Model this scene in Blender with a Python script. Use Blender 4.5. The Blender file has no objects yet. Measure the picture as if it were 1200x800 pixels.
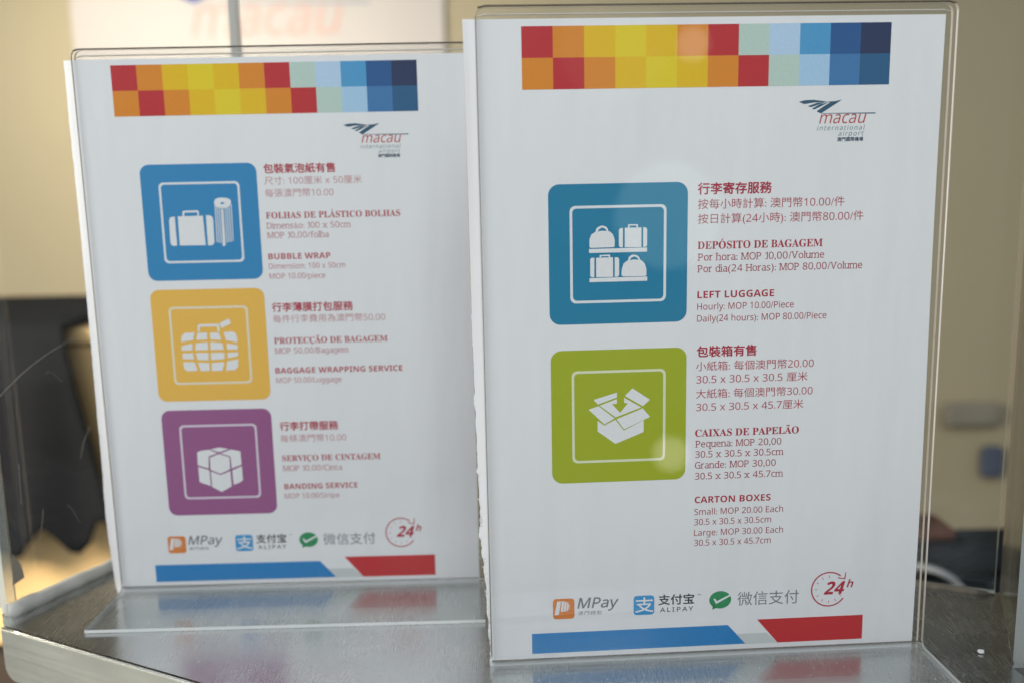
import bpy, bmesh, math, random
from mathutils import Vector, Matrix
from mathutils.geometry import tessellate_polygon
random.seed(11)
S = bpy.context.scene
COL = S.collection

# ------------------------------------------------------------------ camera
cd = bpy.data.cameras.new('camera'); cam = bpy.data.objects.new('camera', cd); COL.objects.link(cam)
PITCH, ROLL = 0.1649, -0.0206
F = Vector((0, math.cos(PITCH), -math.sin(PITCH))); U = Vector((0, math.sin(PITCH), math.cos(PITCH))); R = Vector((1, 0, 0))
R2 = R*math.cos(ROLL) + U*math.sin(ROLL); U2 = -R*math.sin(ROLL) + U*math.cos(ROLL)
M = Matrix((R2, U2, -F)).transposed().to_4x4(); M.translation = Vector((0, 0, .2279))
cam.matrix_world = M
cd.sensor_width = 36; cd.lens = 1069.5/1200*36
cd.clip_start = .02; cd.clip_end = 60
cd.dof.use_dof = True; cd.dof.focus_distance = .43; cd.dof.aperture_fstop = 5.0
S.camera = cam
# ------------------------------------------------------------------ world, lamps, exposure
w = bpy.data.worlds.new('World'); S.world = w; w.use_nodes = True
bg = w.node_tree.nodes['Background']; bg.inputs[0].default_value = (.90, .935, 1, 1); bg.inputs[1].default_value = .26
def area(name, loc, target, sx, sy, power, col, spread=math.pi):
    l = bpy.data.lights.new(name, 'AREA'); l.shape = 'RECTANGLE'; l.size = sx; l.size_y = sy; l.energy = power; l.color = col; l.spread = spread
    o = bpy.data.objects.new(name, l); COL.objects.link(o); o.location = loc
    o.rotation_euler = (Vector(target)-Vector(loc)).to_track_quat('-Z', 'Y').to_euler(); return o
def bulb(name, loc, radius, power, col):
    l = bpy.data.lights.new(name, 'POINT'); l.shadow_soft_size = radius; l.energy = power; l.color = col
    o = bpy.data.objects.new(name, l); COL.objects.link(o); o.location = loc; return o
area('hall_ceiling_light', (-.5, -1.5, 1.9), (-.05, .5, .1), 2.8, 1.4, 54, (.925, .975, 1))
area('added_fill_light', (-2.7, -1.3, .1), (-.05, .45, .08), .9, .9, 13, (.95, .97, 1))  # added fill for the lower part of the sheets, no real fixture
area('booth_ceiling_light', (-1.0, 1.7, .93), (-.75, 2.6, .35), 1.0, .4, 5.3, (1, .88, .72), math.radians(110))
area('added_cabinet_fill', (-1.0, .60, .28), (-.62, 1.2, -.32), .35, .35, 22, (1, .87, .7))  # added lamp, aimed to brighten the front of the wooden cabinet
bulb('hall_reflection_spot', (1.01, -2.60, .745), .06, .4, (1, .93, .82))  # bulbs placed for the glare discs mirrored in the front holder
bulb('hall_reflection_spot', (.91, -2.56, .12), .2, 2.2, (.72, 1, .96))  # added bulb, only for the broad teal glow in the acrylic
bulb('hall_reflection_spot', (.912, -2.508, -.79), .065, .7, (1, .93, .75))  # added low bulb, standing in for a reflection off the floor
bulb('hall_reflection_spot', (.72, -2.62, .74), .2, .5, (1, .95, .85))
S.view_settings.view_transform = 'Standard'; S.view_settings.look = 'None'; S.view_settings.gamma = 1
S.view_settings.use_curve_mapping = False; S.view_settings.exposure = .1
S.render.engine = 'CYCLES'; S.cycles.use_denoising = True; S.cycles.max_bounces = 14; S.cycles.transparent_max_bounces = 24
S.cycles.caustics_reflective = False; S.cycles.caustics_refractive = False

# ------------------------------------------------------------------ materials
def newmat(name):
    m = bpy.data.materials.new(name); m.use_nodes = True; nt = m.node_tree
    return m, nt, nt.nodes, nt.links, nt.nodes.get('Principled BSDF')
def simple(name, col, rough=.5, metal=0, spec=.5, var=0, scale=30, bump=0, bscale=200):
    m, nt, N, L, b = newmat(name)
    b.inputs['Base Color'].default_value = (*col, 1); b.inputs['Roughness'].default_value = rough
    b.inputs['Metallic'].default_value = metal; b.inputs['Specular IOR Level'].default_value = spec
    if var or bump:
        tc = N.new('ShaderNodeTexCoord')
    if var:
        n = N.new('ShaderNodeTexNoise'); n.inputs['Scale'].default_value = scale; n.inputs['Detail'].default_value = 5
        L.new(tc.outputs['Object'], n.inputs['Vector'])
        mx = N.new('ShaderNodeMix'); mx.data_type = 'RGBA'
        mx.inputs[6].default_value = (*[c*(1-var) for c in col], 1); mx.inputs[7].default_value = (*[min(c*(1+var), .95) for c in col], 1)
        L.new(n.outputs['Fac'], mx.inputs[0]); L.new(mx.outputs[2], b.inputs['Base Color'])
    if bump:
        n2 = N.new('ShaderNodeTexNoise'); n2.inputs['Scale'].default_value = bscale; n2.inputs['Detail'].default_value = 3
        L.new(tc.outputs['Object'], n2.inputs['Vector'])
        bp = N.new('ShaderNodeBump'); bp.inputs['Strength'].default_value = bump; bp.inputs['Distance'].default_value = .002
        L.new(n2.outputs['Fac'], bp.inputs['Height']); L.new(bp.outputs[0], b.inputs['Normal'])
    return m
INKS = {}
def ink(key, col):
    if key not in INKS: INKS[key] = simple('ink_'+key, col, .6, spec=.25, var=.10, scale=900)
    return INKS[key]
def clear(name, tint=(.97, .98, .98), ior=1.5, rough=.02, haze=0, streak=0):
    """thin clear sheet: what is behind shows through, the outer face mirrors by Fresnel, a little dust haze scatters"""
    m, nt, N, L, b = newmat(name); N.remove(b); out = N['Material Output']
    t = N.new('ShaderNodeBsdfTransparent'); t.inputs[0].default_value = (*tint, 1)
    g = N.new('ShaderNodeBsdfGlossy'); g.inputs['Roughness'].default_value = rough
    fr = N.new('ShaderNodeFresnel'); fr.inputs[0].default_value = ior
    ge = N.new('ShaderNodeNewGeometry'); inv = N.new('ShaderNodeMath'); inv.operation = 'SUBTRACT'; inv.inputs[0].default_value = 1
    L.new(ge.outputs['Backfacing'], inv.inputs[1]); mu = N.new('ShaderNodeMath'); mu.operation = 'MULTIPLY'
    L.new(inv.outputs[0], mu.inputs[0]); L.new(fr.outputs[0], mu.inputs[1])
    mx = N.new('ShaderNodeMixShader'); L.new(mu.outputs[0], mx.inputs[0]); L.new(t.outputs[0], mx.inputs[1]); L.new(g.outputs[0], mx.inputs[2])
    last = mx
    if haze:
        d = N.new('ShaderNodeBsdfDiffuse'); d.inputs[0].default_value = (.8, .8, .78, 1)
        tc = N.new('ShaderNodeTexCoord'); mp = N.new('ShaderNodeMapping'); mp.inputs['Scale'].default_value = (14, 14, 3 if streak else 14)
        n = N.new('ShaderNodeTexNoise'); n.inputs['Scale'].default_value = 1; n.inputs['Detail'].default_value = 6
        L.new(tc.outputs['Object'], mp.inputs[0]); L.new(mp.outputs[0], n.inputs['Vector'])
        mr = N.new('ShaderNodeMapRange'); mr.inputs[1].default_value = .3; mr.inputs[2].default_value = .75; mr.inputs[3].default_value = haze*.3; mr.inputs[4].default_value = haze*1.4
        L.new(n.outputs['Fac'], mr.inputs[0])
        m2 = N.new('ShaderNodeMixShader'); L.new(mr.outputs[0], m2.inputs[0]); L.new(mx.outputs[0], m2.inputs[1]); L.new(d.outputs[0], m2.inputs[2]); last = m2
    L.new(last.outputs[0], out.inputs[0]); return m
def edge_mat(name, col, fac, top=None):
    m, nt, N, L, b = newmat(name); out = N['Material Output']
    b.inputs['Base Color'].default_value = (*col, 1); b.inputs['Roughness'].default_value = .12
    t = N.new('ShaderNodeBsdfTransparent'); t.inputs[0].default_value = (.9, .92, .9, 1)
    mx = N.new('ShaderNodeMixShader'); mx.inputs[0].default_value = fac
    if top:   # top faces coloured dark: the edge's refraction is put into the colour
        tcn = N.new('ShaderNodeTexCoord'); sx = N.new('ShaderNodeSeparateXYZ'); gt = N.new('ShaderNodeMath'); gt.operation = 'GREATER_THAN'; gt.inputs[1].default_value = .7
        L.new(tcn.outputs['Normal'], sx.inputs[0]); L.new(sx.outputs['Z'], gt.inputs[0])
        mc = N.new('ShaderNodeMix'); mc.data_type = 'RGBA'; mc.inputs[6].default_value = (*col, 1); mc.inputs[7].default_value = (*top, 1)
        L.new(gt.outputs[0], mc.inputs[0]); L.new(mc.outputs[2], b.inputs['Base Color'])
    L.new(t.outputs[0], mx.inputs[1]); L.new(b.outputs[0], mx.inputs[2]); L.new(mx.outputs[0], out.inputs[0]); return m
ACR = clear('clear_acrylic', (.98, .985, .987), 1.5, .015, .008)
ACR_FOOT = clear('clear_acrylic_foot', (.96, .975, .975), 1.5, .03, .09)
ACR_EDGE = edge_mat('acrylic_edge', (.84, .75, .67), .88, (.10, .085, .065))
GLASS = clear('screen_glass', (.95, .965, .955), 1.5, .02, .005, 1)
GLASS_EDGE = edge_mat('screen_glass_edge', (.62, .66, .64), .75)
PANE2 = clear('front_screen', (.86, .88, .88), 1.52, .05, .22, 1)
PAPER = simple('paper', (.82, .815, .82), .5, var=.015, scale=12, bump=.7, bscale=14)
for n_ in [n for n in PAPER.node_tree.nodes if n.type == 'BUMP']:
    n_.inputs['Distance'].default_value = .0035
    tx = n_.inputs['Height'].links[0].from_node; mp_ = PAPER.node_tree.nodes.new('ShaderNodeMapping'); mp_.inputs['Scale'].default_value = (1.6, 1, .35)
    tcn_ = tx.inputs['Vector'].links[0].from_node; PAPER.node_tree.links.new(tcn_.outputs['Object'], mp_.inputs[0]); PAPER.node_tree.links.new(mp_.outputs[0], tx.inputs['Vector'])
TORN = simple('torn_paper', (.86, .86, .85), .8, bump=.8, bscale=900)
def steel(name, col, rough, sc, var):
    m, nt, N, L, b = newmat(name)
    b.inputs['Metallic'].default_value = 1
    tc = N.new('ShaderNodeTexCoord'); mp = N.new('ShaderNodeMapping'); mp.inputs['Scale'].default_value = sc; mp.inputs['Rotation'].default_value = (0, 0, .35)
    n = N.new('ShaderNodeTexNoise'); n.inputs['Scale'].default_value = 1; n.inputs['Detail'].default_value = 4
    L.new(tc.outputs['Object'], mp.inputs[0]); L.new(mp.outputs[0], n.inputs['Vector'])
    n2 = N.new('ShaderNodeTexNoise'); n2.inputs['Scale'].default_value = 22; n2.inputs['Detail'].default_value = 6; L.new(tc.outputs['Object'], n2.inputs['Vector'])
    ad = N.new('ShaderNodeMath'); ad.operation = 'ADD'; L.new(n.outputs['Fac'], ad.inputs[0]); L.new(n2.outputs['Fac'], ad.inputs[1])
    mr = N.new('ShaderNodeMapRange'); mr.inputs[1].default_value = .6; mr.inputs[2].default_value = 1.4; mr.inputs[3].default_value = rough*.8; mr.inputs[4].default_value = rough*1.35
    L.new(ad.outputs[0], mr.inputs[0]); L.new(mr.outputs[0], b.inputs['Roughness'])
    mx = N.new('ShaderNodeMix'); mx.data_type = 'RGBA'; mx.inputs[6].default_value = (*[c*(1-var) for c in col], 1); mx.inputs[7].default_value = (*[c*(1+var) for c in col], 1)
    L.new(n2.outputs['Fac'], mx.inputs[0]); L.new(mx.outputs[2], b.inputs['Base Color'])
    bp = N.new('ShaderNodeBump'); bp.inputs['Strength'].default_value = .004; bp.inputs['Distance'].default_value = .0004
    L.new(n.outputs['Fac'], bp.inputs['Height']); L.new(bp.outputs[0], b.inputs['Normal']); return m
STEEL = steel('brushed_steel', (.62, .63, .63), .24, (900, 25, 25), .12)
STEEL_F = steel('steel_flange', (.86, .86, .79), .34, (25, 25, 500), .08)
SILI = simple('silicone_bead', (.44, .44, .41), .6, var=.2, scale=90, bump=.4, bscale=120)

# ------------------------------------------------------------------ mesh helpers
def link(name, verts, faces, mat, parent=None, mats=None, midx=None, smooth=False):
    me = bpy.data.meshes.new(name); me.from_pydata(verts, [], faces); me.update()
    for m in (mats or [mat]): me.materials.append(m)
    if midx:
        for p, i in zip(me.polygons, midx): p.material_index = i
    if smooth:
        for p in me.polygons: p.use_smooth = True
    o = bpy.data.objects.new(name, me); COL.objects.link(o)
    if parent: o.parent = parent
    return o
def tag(o, label=None, cat=None, group=None, kind=None):
    if label: o['label'] = label
    if cat: o['category'] = cat
    if group: o['group'] = group
    if kind: o['kind'] = kind
    return o
def empty(name, loc=(0, 0, 0), rz=0):
    o = bpy.data.objects.new(name, None); COL.objects.link(o); o.location = loc; o.rotation_euler = (0, 0, rz); o.empty_display_size = .05; return o
def box(name, x0, x1, y0, y1, z0, z1, mat, parent=None, bev=0, mats=None, front=None):
    bm = bmesh.new(); bmesh.ops.create_cube(bm, size=1)
    for v in bm.verts: v.co = Vector(((x0+x1)/2+v.co.x*(x1-x0), (y0+y1)/2+v.co.y*(y1-y0), (z0+z1)/2+v.co.z*(z1-z0)))
    if bev: bmesh.ops.bevel(bm, geom=bm.edges[:], offset=bev, segments=3, affect='EDGES', profile=.5)
    me = bpy.data.meshes.new(name); bm.to_mesh(me); bm.free()
    for m in (mats or [mat]): me.materials.append(m)
    if mats:
        for p in me.polygons: p.material_index = 0 if abs(p.normal.y) > .9 else 1
    o = bpy.data.objects.new(name, me); COL.objects.link(o)
    if parent: o.parent = parent
    return o
def tube(name, pts, rad, mat, parent=None, seg=10, cyc=False):
    vs, fs = [], []; n = len(pts); pts = [Vector(p) for p in pts]
    for i, p in enumerate(pts):
        a = pts[max(i-1, 0)]; b = pts[min(i+1, n-1)]; d = (b-a).normalized()
        s = d.cross(Vector((0, 0, 1)));  s = s.normalized() if s.length > 1e-4 else Vector((1, 0, 0)); t = s.cross(d)
        r = rad[i] if isinstance(rad, (list, tuple)) else rad
        for k in range(seg):
            q = 2*math.pi*k/seg; vs.append(p+(s*math.cos(q)+t*math.sin(q))*r)
    for i in range(n-1):
        for k in range(seg):
            fs.append((i*seg+k, i*seg+(k+1) % seg, (i+1)*seg+(k+1) % seg, (i+1)*seg+k))
    fs.append(tuple(range(seg))[::-1]); fs.append(tuple((n-1)*seg+k for k in range(seg)))
    return link(name, vs, fs, mat, parent, smooth=True)
def pane(name, a, b, z0, z1, th, mat, emat, parent=None):
    """vertical pane from ground point a to b"""
    a = Vector((*a, 0)); b = Vector((*b, 0)); d = (b-a).normalized(); n = Vector((d.y, -d.x, 0))*th/2
    vs = [a-n, b-n, b+n, a+n]; V = [Vector((v.x, v.y, z)) for z in (z0, z1) for v in vs]
    fs = [(0, 3, 2, 1), (4, 5, 6, 7), (0, 1, 5, 4), (2, 3, 7, 6), (1, 2, 6, 5), (3, 0, 4, 7)]
    return link(name, V, fs, None, parent, [mat, emat], [1, 1, 0, 0, 1, 1])
MM = .001
def prt(layer): return -.00006*layer
def flat(name, polys, mat, parent, layer=1, label=None):
    """flat print: polygons in millimetres on the sheet (u right, z up)"""
    vs, fs = [], []
    for pl in polys:
        tris = tessellate_polygon([[Vector((u, z, 0)) for u, z in pl]]); b = len(vs)
        vs += [(u*MM, prt(layer), z*MM) for u, z in pl]
        for t in tris:
            p, q, r = [pl[i] for i in t]
            if (q[0]-p[0])*(r[1]-p[1])-(q[1]-p[1])*(r[0]-p[0]) < 0: t = (t[0], t[2], t[1])
            fs.append(tuple(b+i for i in t))
    o = link(name, vs, fs, mat, parent)
    if label: o['label'] = label
    return o
def rrect(x0, z0, x1, z1, r, n=6):
    out = []
    for cx, cz, a0 in ((x1-r, z1-r, 0), (x0+r, z1-r, 90), (x0+r, z0+r, 180), (x1-r, z0+r, 270)):
        for k in range(n+1):
            a = math.radians(a0+90*k/n); out.append((cx+r*math.cos(a), cz+r*math.sin(a)))
    return out
def ring(name, outer, inner, mat, parent, layer):
    n = len(outer); vs = [(u*MM, prt(layer), z*MM) for u, z in outer+inner]
    return link(name, vs, [(i, (i+1) % n, n+(i+1) % n, n+i) for i in range(n)], mat, parent)
# ---- lettering
CAPS = {'sans': (0x1D5A0, 0x1D5BA, 0x1D7E2), 'bold': (0x1D5D4, 0x1D5EE, 0x1D7EC), 'serif_bold': (0x1D400, 0x1D41A, 0x1D7CE)}
ACC = {'Ó': ('O', '´'), 'Á': ('A', '´'), 'Ã': ('A', '˜'), 'Ç': ('C', '¸'), 'ã': ('a', '˜')}
def cut(s, face):
    A_, a_, d_ = CAPS[face]; o = ''
    for c in s:
        if 'A' <= c <= 'Z': o += chr(A_+ord(c)-65)
        elif 'a' <= c <= 'z': o += chr(a_+ord(c)-97)
        elif '0' <= c <= '9': o += chr(d_+ord(c)-48)
        else: o += c
    return o
def faced(s, face, shear=0.0, space=1.0):
    plain = ''.join(ACC.get(c, (c,))[0] for c in s)
    V, P = glyphs(cut(plain, face), 0, shear, space); V = list(V); P = list(P)
    for i, c in enumerate(s):
        if c in ACC:
            pv, _ = glyphs(cut(plain[:i+1], face), 0, shear, space); gv, _ = glyphs(cut(plain[i], face))
            right = max(a for a, b in pv); wd = max(a for a, b in gv)-min(a for a, b in gv); mid = right-wd/2
            av, ap = glyphs(ACC[c][1]); ax = (min(a for a, b in av)+max(a for a, b in av))/2; ay0 = min(b for a, b in av); ay1 = max(b for a, b in av)
            dy = -ay1+.01 if c == 'Ç' else ((.74 if c.isupper() else .57)-ay0)
            b_ = len(V); V += [(mid+(a-ax)*1.2, b+dy) for a, b in av]; P += [tuple(q+b_ for q in p) for p in ap]
    return V, P
_tc = {}
def glyphs(s, off=0.0, shear=0.0, space=1.0):
    k = (s, off, shear, space)
    if k in _tc: return _tc[k]
    c = bpy.data.curves.new('t', 'FONT'); c.body = s; c.size = 1; c.offset = off; c.shear = shear; c.space_character = space; c.resolution_u = 3
    o = bpy.data.objects.new('t', c); COL.objects.link(o)
    dg = bpy.context.evaluated_depsgraph_get()
    me = bpy.data.meshes.new_from_object(o.evaluated_get(dg))
    V = [(v.co.x, v.co.y) for v in me.vertices]; P = [tuple(p.vertices) for p in me.polygons]
    bpy.data.objects.remove(o); bpy.data.curves.remove(c); bpy.data.meshes.remove(me)
    _tc[k] = (V, P); return V, P
SER = {'A': 'bL bR', 'B': 'bL cL', 'D': 'bL cL', 'E': 'bL cL', 'F': 'bL cL', 'H': 'bL bR cL cR', 'I': 'bM cM', 'L': 'bL cL', 'M': 'bL bR cL cR', 'N': 'bL cL cR',
 'P': 'bL cL', 'R': 'bL cL bR', 'T': 'bM', 'U': 'cL cR', 'V': 'cL cR', 'X': 'bL bR cL cR', 'a': 'bR', 'd': 'aR bR', 'f': 'bC', 'h': 'bL bR aL', 'i': 'bM xl', 'l': 'bM al', 'm': 'bL bM bR xL',
 'n': 'bL bR xL', 'p': 'xL dL', 'q': 'xR dR', 'r': 'bL xL', 'u': 'xL xR bR', 'v': 'xL xR', 'x': 'bL bR xL xR', '1': 'bM'}
BASEC = {'Ó': 'O', 'Ã': 'A', 'Á': 'A', 'Ç': 'C', 'ã': 'a'}
def serif_text(s, off):
    V, P = [], []; x = 0; wt = .045+off
    for ch in s:
        if ch == ' ': x += .30; continue
        v, p = glyphs(cut(ch, 'sans'), off); x0 = min(a for a, b in v); x1 = max(a for a, b in v)
        nar = .94 if ch.isalpha() else 1
        b = len(V); V += [((a-x0)*nar+x, c) for a, c in v]; P += [tuple(i+b for i in q) for q in p]
        wd = (x1-x0)*nar; st = .045
        for sp in SER.get(BASEC.get(ch, ch), '').split():
            y = {'b': 0, 'c': .682, 'x': .505, 'a': .715, 'd': -.19}[sp[0]]
            px = {'L': x+st, 'R': x+wd-st, 'M': x+wd/2, 'C': x+wd*.4, 'l': x+wd/2-.05}[sp[1]]
            hw = .13 if ch not in 'il' else .12
            if sp[1] == 'l': hw = .08
            y0, y1 = (y-.004, y+wt) if sp[0] in 'bd' else (y-wt, y+.004)
            b = len(V); V += [(px-hw, y0), (px+hw, y0), (px+hw, y1), (px-hw, y1)]; P.append((b, b+1, b+2, b+3))
        x += wd+(.06 if ch in 'rfv/' else .10)
    return V, P
def letter(name, s, u, z, em, width, mat, parent, layer=1, off=0.0, shear=0.0, serif=False, space=1.0, label=None, face=None):
    V, P = serif_text(s, 0) if serif else faced(s, face, shear, space) if face else glyphs(s, 0, shear, space)
    x0 = min(a for a, b in V); x1 = max(a for a, b in V); k = width/(x1-x0) if width else em
    vs = [((u+(a-x0)*k)*MM, prt(layer)-(i % 7)*0, (z+b*em)*MM) for i, (a, b) in enumerate(V)]
    if off > 0:   # heavier weight: the outline printed several times, each impression a hair (6 microns) higher
        base, nb = list(vs), len(vs); PP = list(P); w_ = off*em*MM
        for i, (ax, az) in enumerate([(-1, 0), (1, 0), (0, 1), (0, -1)]):
            vs += [(x+ax*w_, y-6e-6*(i+1), z_+az*w_) for x, y, z_ in base]; PP += [tuple(q+nb*(i+1) for q in p) for p in P]
        P = PP
    o = link(name, vs, P, mat, parent)
    if label: o['label'] = label
    return o
STY = {'hc': (5.5, .024, 'red_dark', 'bold red Chinese heading'), 'lc': (4.85, -.004, 'red_light', 'light red Chinese line'),
       'hs': (4.95, .004, 'red_dark', 'bold red Portuguese heading'), 'ls': (4.5, -.002, 'red_mid', 'thin red Portuguese line'),
       'ha': (4.5, 0, 'red_dark', 'bold red English heading'), 'la': (4.25, -.002, 'red_mid', 'thin red English line')}
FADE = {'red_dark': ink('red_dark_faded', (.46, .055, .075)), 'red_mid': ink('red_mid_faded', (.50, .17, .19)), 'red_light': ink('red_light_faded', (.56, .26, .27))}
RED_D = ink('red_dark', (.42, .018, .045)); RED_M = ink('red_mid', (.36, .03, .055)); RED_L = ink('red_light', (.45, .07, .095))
RIGHT_TEXT = [
   ('hc', '行李寄存服務', -8.2, 33.7, 224.3),
   ('lc', '按每小時計算: 澳門幣10.00/件', -8.2, 67.6, 217.7),
   ('lc', '按日計算(24小時): 澳門幣80.00/件', -8.1, 76.6, 211.1),
   ('hs', 'DEPÓSITO DE BAGAGEM', -8.1, 58.0, 199.3),
   ('ls', 'Por hora: MOP 10,00/Volume', -8.0, 58.8, 194.0),
   ('ls', 'Por dia(24 Horas): MOP 80,00/Volume', -8.1, 77.0, 188.7),
   ('ha', 'LEFT LUGGAGE', -7.9, 35.8, 176.8),
   ('la', 'Hourly: MOP 10.00/Piece', -7.9, 45.2, 171.4),
   ('la', 'Daily(24 hours): MOP 80.00/Piece', -7.9, 60.8, 165.9),
   ('hc', '包裝箱有售', -7.8, 28.0, 149.9),
   ('lc', '小紙箱: 每個澳門幣20.00', -8.1, 55.8, 143.3),
   ('lc', '30.5 x 30.5 x 30.5 厘米', -7.9, 52.9, 137.1),
   ('lc', '大紙箱: 每個澳門幣30.00', -7.9, 55.5, 130.2),
   ('lc', '30.5 x 30.5 x 45.7厘米', -7.8, 51.2, 123.9),
   ('hs', 'CAIXAS DE PAPELÃO', -8.1, 49.7, 111.5),
   ('ls', 'Pequena: MOP 20,00', -8.0, 41.3, 106.3),
   ('ls', '30.5 x 30.5 x 30.5cm', -7.9, 42.5, 101.2),
   ('ls', 'Grande: MOP 30,00', -8.0, 38.9, 95.9),
   ('ls', '30.5 x 30.5 x 45.7cm', -7.9, 42.6, 90.5),
   ('ha', 'CARTON BOXES', -7.9, 36.8, 78.8),
   ('la', 'Small: MOP 20.00 Each', -8.0, 43.1, 72.9),
   ('la', '30.5 x 30.5 x 30.5cm', -8.0, 37.4, 67.8),
   ('la', 'Large: MOP 30.00 Each', -8.0, 43.4, 62.4),
   ('la', '30.5 x 30.5 x 45.7cm', -7.9, 37.4, 57.3),
]
LEFT_TEXT = [
   ('hc', '包裝氣泡紙有售', -9.1, 38.9, 239.6),
   ('lc', '尺寸: 100厘米 x 50厘米', -9.0, 53.1, 233.3),
   ('lc', '每張澳門幣10.00', -9.1, 37.4, 226.7),
   ('hs', 'FOLHAS DE PLÁSTICO BOLHAS', -9.4, 73.7, 214.7),
   ('ls', 'Dimensão: 100 x 50cm', -9.5, 46.5, 209.2),
   ('ls', 'MOP 10,00/folha', -9.5, 34.3, 204.0),
   ('ha', 'BUBBLE WRAP', -9.5, 34.3, 192.3),
   ('la', 'Dimension: 100 x 50cm', -9.5, 42.2, 187.0),
   ('la', 'MOP 10.00/piece', -9.5, 30.9, 181.5),
   ('hc', '行李薄膜打包服務', -9.2, 45.0, 163.5),
   ('lc', '每件行李費用為澳門幣50.00', -9.1, 62.7, 157.2),
   ('hs', 'PROTECÇÃO DE BAGAGEM', -9.3, 63.7, 145.1),
   ('ls', 'MOP 50,00/Bagagem', -9.3, 41.6, 139.5),
   ('ha', 'BAGGAGE WRAPPING SERVICE', -9.6, 71.7, 128.2),
   ('la', 'MOP 50.00/Luggage', -9.4, 36.8, 122.7),
   ('hc', '行李打帶服務', -9.1, 33.2, 95.4),
   ('lc', '每條澳門幣10.00', -9.2, 37.6, 88.5),
   ('hs', 'SERVIÇO DE CINTAGEM', -9.0, 56.4, 76.9),
   ('ls', 'MOP 10,00/Cinta', -9.0, 34.3, 71.0),
   ('ha', 'BANDING SERVICE', -8.7, 42.2, 60.1),
   ('la', 'MOP 10.00/Stripe', -8.8, 31.5, 54.5),
]
LUGGAGE = [
   [(18.5, 35.1), (18.5, 38.5), (19.3, 40.6), (21.0, 41.8), (24.4, 42.3), (27.8, 41.9), (29.2, 40.6), (30.0, 38.2), (30.0, 35.1), (29.2, 34.8), (19.0, 34.7)],
   [(21.2, 41.9), (21.8, 43.5), (23.2, 44.4), (24.5, 44.6), (25.9, 44.2), (26.8, 43.3), (27.2, 41.9), (26.3, 41.9), (25.9, 43.0), (24.5, 43.8), (23.0, 43.1), (22.2, 41.9)],
   [(18.3, 34.2), (44.8, 34.3), (44.8, 32.4), (18.3, 32.4)],
   [(31.9, 42.5), (32.5, 43.2), (33.7, 43.4), (33.7, 34.6), (32.4, 34.7), (31.9, 35.3)],
   [(34.6, 43.4), (42.2, 43.4), (42.2, 34.5), (34.6, 34.6)],
   [(43.0, 43.5), (44.1, 43.4), (44.8, 42.7), (44.8, 35.2), (44.2, 34.6), (43.0, 34.6)],
   [(36.1, 43.4), (36.1, 44.9), (40.6, 44.9), (40.6, 43.5), (39.9, 43.5), (39.9, 44.3), (36.8, 44.3), (36.8, 43.4)],
   [(18.8, 29.5), (19.4, 30.2), (20.7, 30.2), (20.6, 21.4), (19.4, 21.4), (18.8, 22.0)],
   [(21.5, 30.2), (29.2, 30.2), (29.2, 21.3), (21.5, 21.4)],
   [(30.0, 30.2), (31.3, 30.2), (32.0, 29.5), (32.0, 22.0), (31.3, 21.3), (30.0, 21.3)],
   [(23.1, 30.3), (23.1, 31.4), (27.9, 31.5), (27.9, 30.2), (27.2, 30.3), (27.2, 30.8), (23.8, 30.8), (23.8, 30.3)],
   [(33.1, 22.0), (33.2, 24.6), (34.0, 27.2), (35.6, 28.5), (38.7, 29.0), (42.2, 28.6), (43.7, 27.1), (44.5, 24.6), (44.6, 21.9), (43.9, 21.3), (33.8, 21.4)],
   [(36.0, 28.6), (36.5, 30.2), (37.7, 31.1), (38.9, 31.2), (40.2, 30.9), (41.2, 29.9), (41.7, 28.7), (40.9, 28.7), (40.3, 29.8), (38.9, 30.4), (37.5, 29.7), (36.9, 28.6)],
   [(18.5, 21.0), (44.9, 21.1), (44.9, 19.2), (18.4, 19.2)],
]
CARTON = [
   [(19.8, 39.9), (30.7, 43.0), (30.7, 40.7), (21.8, 37.6)],
   [(22.6, 37.0), (30.7, 39.9), (30.7, 37.7), (28.4, 37.6), (32.2, 33.3), (35.8, 37.7), (34.1, 38.0), (34.1, 40.4), (42.2, 35.6), (30.1, 31.2)],
   [(34.4, 41.3), (38.0, 44.8), (46.2, 39.1), (42.9, 36.1)],
   [(17.4, 35.3), (22.1, 36.8), (29.6, 30.7), (24.8, 28.0)],
   [(30.5, 30.3), (42.9, 35.1), (46.3, 30.9), (34.1, 25.3)],
   [(21.6, 29.8), (24.7, 27.4), (30.0, 30.0), (34.0, 24.7), (43.3, 29.4), (43.3, 23.7), (30.0, 18.4), (21.6, 24.7)],
]
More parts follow.
